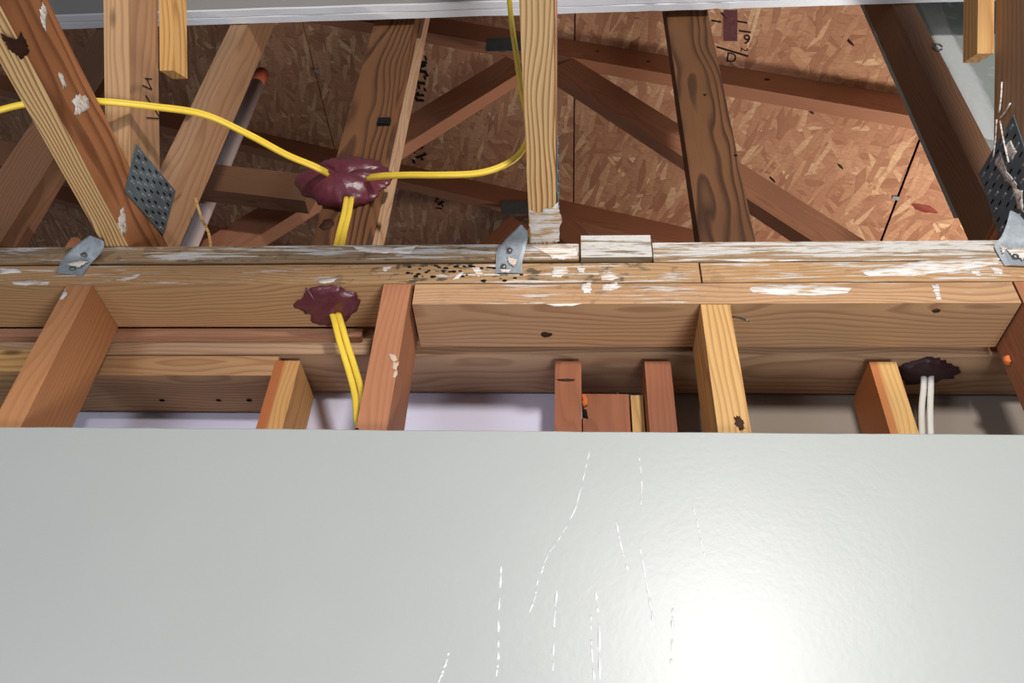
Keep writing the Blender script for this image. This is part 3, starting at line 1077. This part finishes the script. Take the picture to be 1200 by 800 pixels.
cD = [t0, P(406, 250, .070), P(401, 270, .056), P(397, 288, HY), Vector((HX - .012, HY, .088)), Vector((HX - .004, HY, .050)), Vector((HX, HY, .02)),
      Vector((HX, HY + .004, -.004)), P(393, 368, .050), P(402, 400, .050), P(413, 435, .050), P(420, 462, .050), P(422, 490, .046), P(421, 520, .046),
      Vector((-.016, .045, -.40)), Vector((-.016, .045, -.9))]
cab = empty('electrical_cable', cD[-1])
tag(cab, 'twin yellow cable dropping through the plates past the lower maroon sealant to the reddish stud', 'cable', 'yellow cables')
for sx in (-1, 1):
    pts = [Vector(p) + Vector((sx * (.0043 + (.0006 if 9 <= j <= 11 else 0)), 0, 0)) for j, p in enumerate(cD)]
    sweep('strand', YELLOW, pts, flat_section(.0084, .0066, .0, 16), (1, 0, 0), cab)
for k, dx in enumerate((-.0056, .0056)):
    pts = [P(1087, 437, .137), P(1086.5, 455, .140), P(1085, 480, .140), P(1085.5, 505, .140), P(1088, 530, .140)]
    pts = [p + Vector((dx * (.85 if j < 2 else 1), 0, 0)) for j, p in enumerate(pts)]
    for z in (.1, .2, .4, .7):
        pts.append(pts[4] + Vector((.004, 0, -z)))
    tag(sweep('electrical_cable', WHITEC, pts, flat_section(.0082, .0060, 0, 12), (1, 0, 0)),
        ('white cable below the shade-darkened sealant, the one closer to the yellow and brown stud', 'white cable below the shade-darkened sealant, the one closer to the orange foam bit')[k],
        'cable', 'pair of white cables')


def caulk(name, lab, mat, px, zz, h, amp, seed, holes=()):
    out = ragged([at(x, y, 2, zz) for x, y in px], amp, seed, 4)
    o = patch(name, mat, out, (0, 0, -1), h, None, True, seed, 6)
    return tag(o, lab, 'sealant')


caulk('firestop_sealant', 'spread maroon firestop sealant under the near plate around the yellow cable', CAULK,
      [(345, 359), (346, 354), (357, 347), (357, 337), (364, 339), (378, 334), (399, 334), (405, 340), (417, 343), (421, 352), (418, 364), (410, 370),
       (404, 376), (385, 379), (366, 377), (364, 368), (355, 363)], -.0004, .011, .0022, 11)
caulk('firestop_sealant', 'maroon firestop sealant with shade painted in, on the far plate around the white cables', CAULK_SHADE,
      [(1052, 434), (1056, 426), (1074, 423), (1090, 417), (1104, 421), (1118, 428), (1126, 432), (1116, 440), (1104, 442), (1098, 447), (1082, 449), (1060, 450)], -T - .0004,
      .010, .003, 12)


def lump():
    """upper sealant mass hanging on the cables against the wide gable stud: a bowl below, a folded flap above"""
    px = [(345, 212), (356, 206), (366, 196), (380, 190), (398, 186), (420, 185), (440, 188), (452, 196), (461, 205), (456, 216), (446, 221),
          (438, 231), (422, 239), (402, 243), (382, 241), (366, 233), (352, 224)]
    yb = .118
    out = ragged([at(x, y, 1, yb) for x, y in px], .0035, 21, 4)
    c = at(402, 214, 1, yb)
    seam = [at(x, y, 1, yb) for x, y in ((360, 190), (378, 200), (396, 209), (410, 215), (424, 210), (440, 205), (462, 203))]
    nrm = Vector((0, -.95, -.30)).normalized()
    bm = bmesh.new()
    rings = [[bm.verts.new(p - c + Vector((0, .004, 0))) for p in out]]
    M = 16
    for r in range(1, M):
        f = math.cos(r / M * math.pi / 2) ** .8
        ring = []
        for p in out:
            q = c + (p - c) * f
            z = [s_ for s_ in seam]
            sz = seam[0].z
            for a_, b_ in zip(seam, seam[1:]):
                if a_.x <= q.x <= b_.x:
                    sz = a_.lerp(b_, (q.x - a_.x) / (b_.x - a_.x)).z
            dz = q.z - sz
            h = .038 * (1 - f ** 2.2) ** .6
            if dz > 0:
                h *= .62 + .25 * math.exp(-((dz - .03) / .02) ** 2)
            h *= 1 - .38 * math.exp(-(dz / .0055) ** 2)
            h += .0032 * noise.noise(q * 34) + .0012 * noise.noise(q * 120)
            ring.append(bm.verts.new(q - c + nrm * max(h, .002)))
        rings.append(ring)
    n = len(out)
    for a_, b_ in zip(rings, rings[1:]):
        for k in range(n):
            bm.faces.new((a_[k], a_[(k + 1) % n], b_[(k + 1) % n], b_[k]))
    bm.faces.new(rings[-1])
    bm.faces.new(rings[0][::-1])
    o = from_bm('firestop_sealant', bm, CAULK, None, True)
    o.location = c
    return tag(o, 'upper lump of glossy maroon firestop sealant where the yellow cables meet', 'sealant')


lump()

# slivers of wood
tag(sweep('wood_splinter', YEL, [P(229, 232, .150), P(236, 255, .140), P(247, 286, .125), Vector((P(254, 306, .115).x, .112, 2 * T + .002))], [(-.0022, -.001), (.0022, -.001), (.0022, .001), (-.0022, .001)], (1, 0, 0), None, 3, False),
    'thin wood splinter leaning beside the white plastic pipe', 'splinter')
b = at(84, 270, 1, .15)
b.y = .175
a = b + Vector((-.02, .004, -.19)) * ((b.z - .0865) / .19)
tag(board('wood_scrap', RED, a, b, .02, .016, (0, 0, 1), seed=170, bevel=.001), 'small reddish wood scrap behind the plate near the striped chord', 'scrap')

# ------------------------------------------------------------------ small marks and fittings
fars = [o for o in bpy.data.objects if o.name.startswith('roof_truss') and o.get('group') == 'far roof trusses under the strand board']
first = min(fars, key=lambda o: o.location.y)
for (px, py, r) in ((899, 93, .009), (760, 72, .006), (700, 60, .005)):
    disc('knot', KNOT, at(px, py, 1, .5098), (0, -1, 0), r, r * .6, first, seed=px)
gst = [o for o in bpy.data.objects if o.name.startswith('gable_stud')]
p3 = [o for o in gst if 'upper maroon' in o['label']][0]
p4 = [o for o in gst if 'arched grain' in o['label']][0]
disc('knot', KNOT, at(383, 263, 1, .1248), (0, -1, 0), .012, .013, p3, seed=5)
for (px, py) in ((826, 111), (862, 182)):
    disc('nail_head', HOLE, at(px, py, 1, .1248), (0, -1, 0), .003, .003, p4, seed=px)
c = at(450, 143, 1, .122)
bx('metal_clip', HOLE, c.x - .012, c.x + .012, .1185, .1245, c.z - .008, c.z + .010, bevel=.002, wob=0, parent=p3)
# black staple where the cable meets the reddish stud
c = at(418, 507, 1, -.002)
smear(studs[1], [(414, 504), (420, 503), (422, 508), (419, 513), (415, 511)], (0, -1, 0), 1, -.0002, .0012, 91, HOLE, .003)
# nick in a far stud and an orange bit beside it
disc('nick', KNOT, at(663, 445, 1, .1038), (0, -1, 0), .012, .002, rear[1], seed=8)
c = at(684, 468, 1, .139)
smear(bpy.data.objects['backing_board'], [(682, 462), (687, 464), (689, 474), (684, 478), (682, 472)], (0, -1, 0), 1, .1395, .0014, 92, FOAM, .004)
smear(bpy.data.objects['backing_board'], [(682, 478), (688, 480), (689, 490), (683, 488)], (0, -1, 0), 1, .1395, .001, 93, HOLE, .0008)
# scribbled carpenter's mark on the near edge of the first far truss
for q in (((768, 86), (774, 86)), ((774, 86), (779, 82)), ((779, 82), (783, 86)), ((783, 86), (780, 90)), ((780, 90), (786, 90)), ((776, 88), (780, 90))):
    a, b = at(*q[0], 1, .53), at(*q[1], 1, .53)
    a, b = at_roof(*q[0], .0008), at_roof(*q[1], .0008)
    board('stamp_line', INK, a, b, .005, .001, RN, parent=roof, bevel=0, wob=0)
# dark pits in the strand board
for (px, py) in ((997, 50), (1040, 300), (650, 40), (905, 210), (985, 195), (950, 130)):
    disc('strand_pit', KNOT, at_roof(px, py, .0004), -RN, .014, .004, roof, xdir=(1, .8, 0), seed=px)
disc('red_strand', plain('red_strand', (150, 74, 62), .8, .2, .3, 80), at_roof(1083, 244, .0004), -RN, .036, .013, roof, h=.0006, xdir=(1, .1, -.3), seed=77)
# eye of wire on the dark gable stud, paint threads at the right-hand truss
p5 = [o for o in gst if 'edge-on' in o['label']][0]
c = at(1099, 55, 1, .106)
ring = [c + Vector((math.cos(a) * .008, 0, math.sin(a) * .011)) for a in [k * math.pi / 4 for k in range(8)]]
sweep('wire_eye', NAIL, ring, round_section(.0016, 8), (0, 1, 0), p5, 3)
for q in ([(1174, 96), (1173, 115), (1171, 132)], [(1184, 121), (1178, 131), (1171, 139)], [(1168, 140), (1167, 160), (1164, 184)], [(1172, 142), (1176, 165), (1182, 190)]):
    sweep('paint_thread', WHITEP, [at(x, y, 0, .857) for x, y in q], round_section(.0013, 6), (1, 0, 0), tR, 3)

# mould spots on the lower plate beside the centre strap
rn = random.Random(12)
for k in range(40):
    px, py = 478 + (k * 0.618034 % 1) * 136, rn.uniform(311, 329)
    r = rn.uniform(.0010, .0030)
    disc('mould_spot', HOLE, at(px, py, 1, -.0001), (0, -1, 0), r * 1.4, r * .8, plate_a, h=.0003, seed=k)
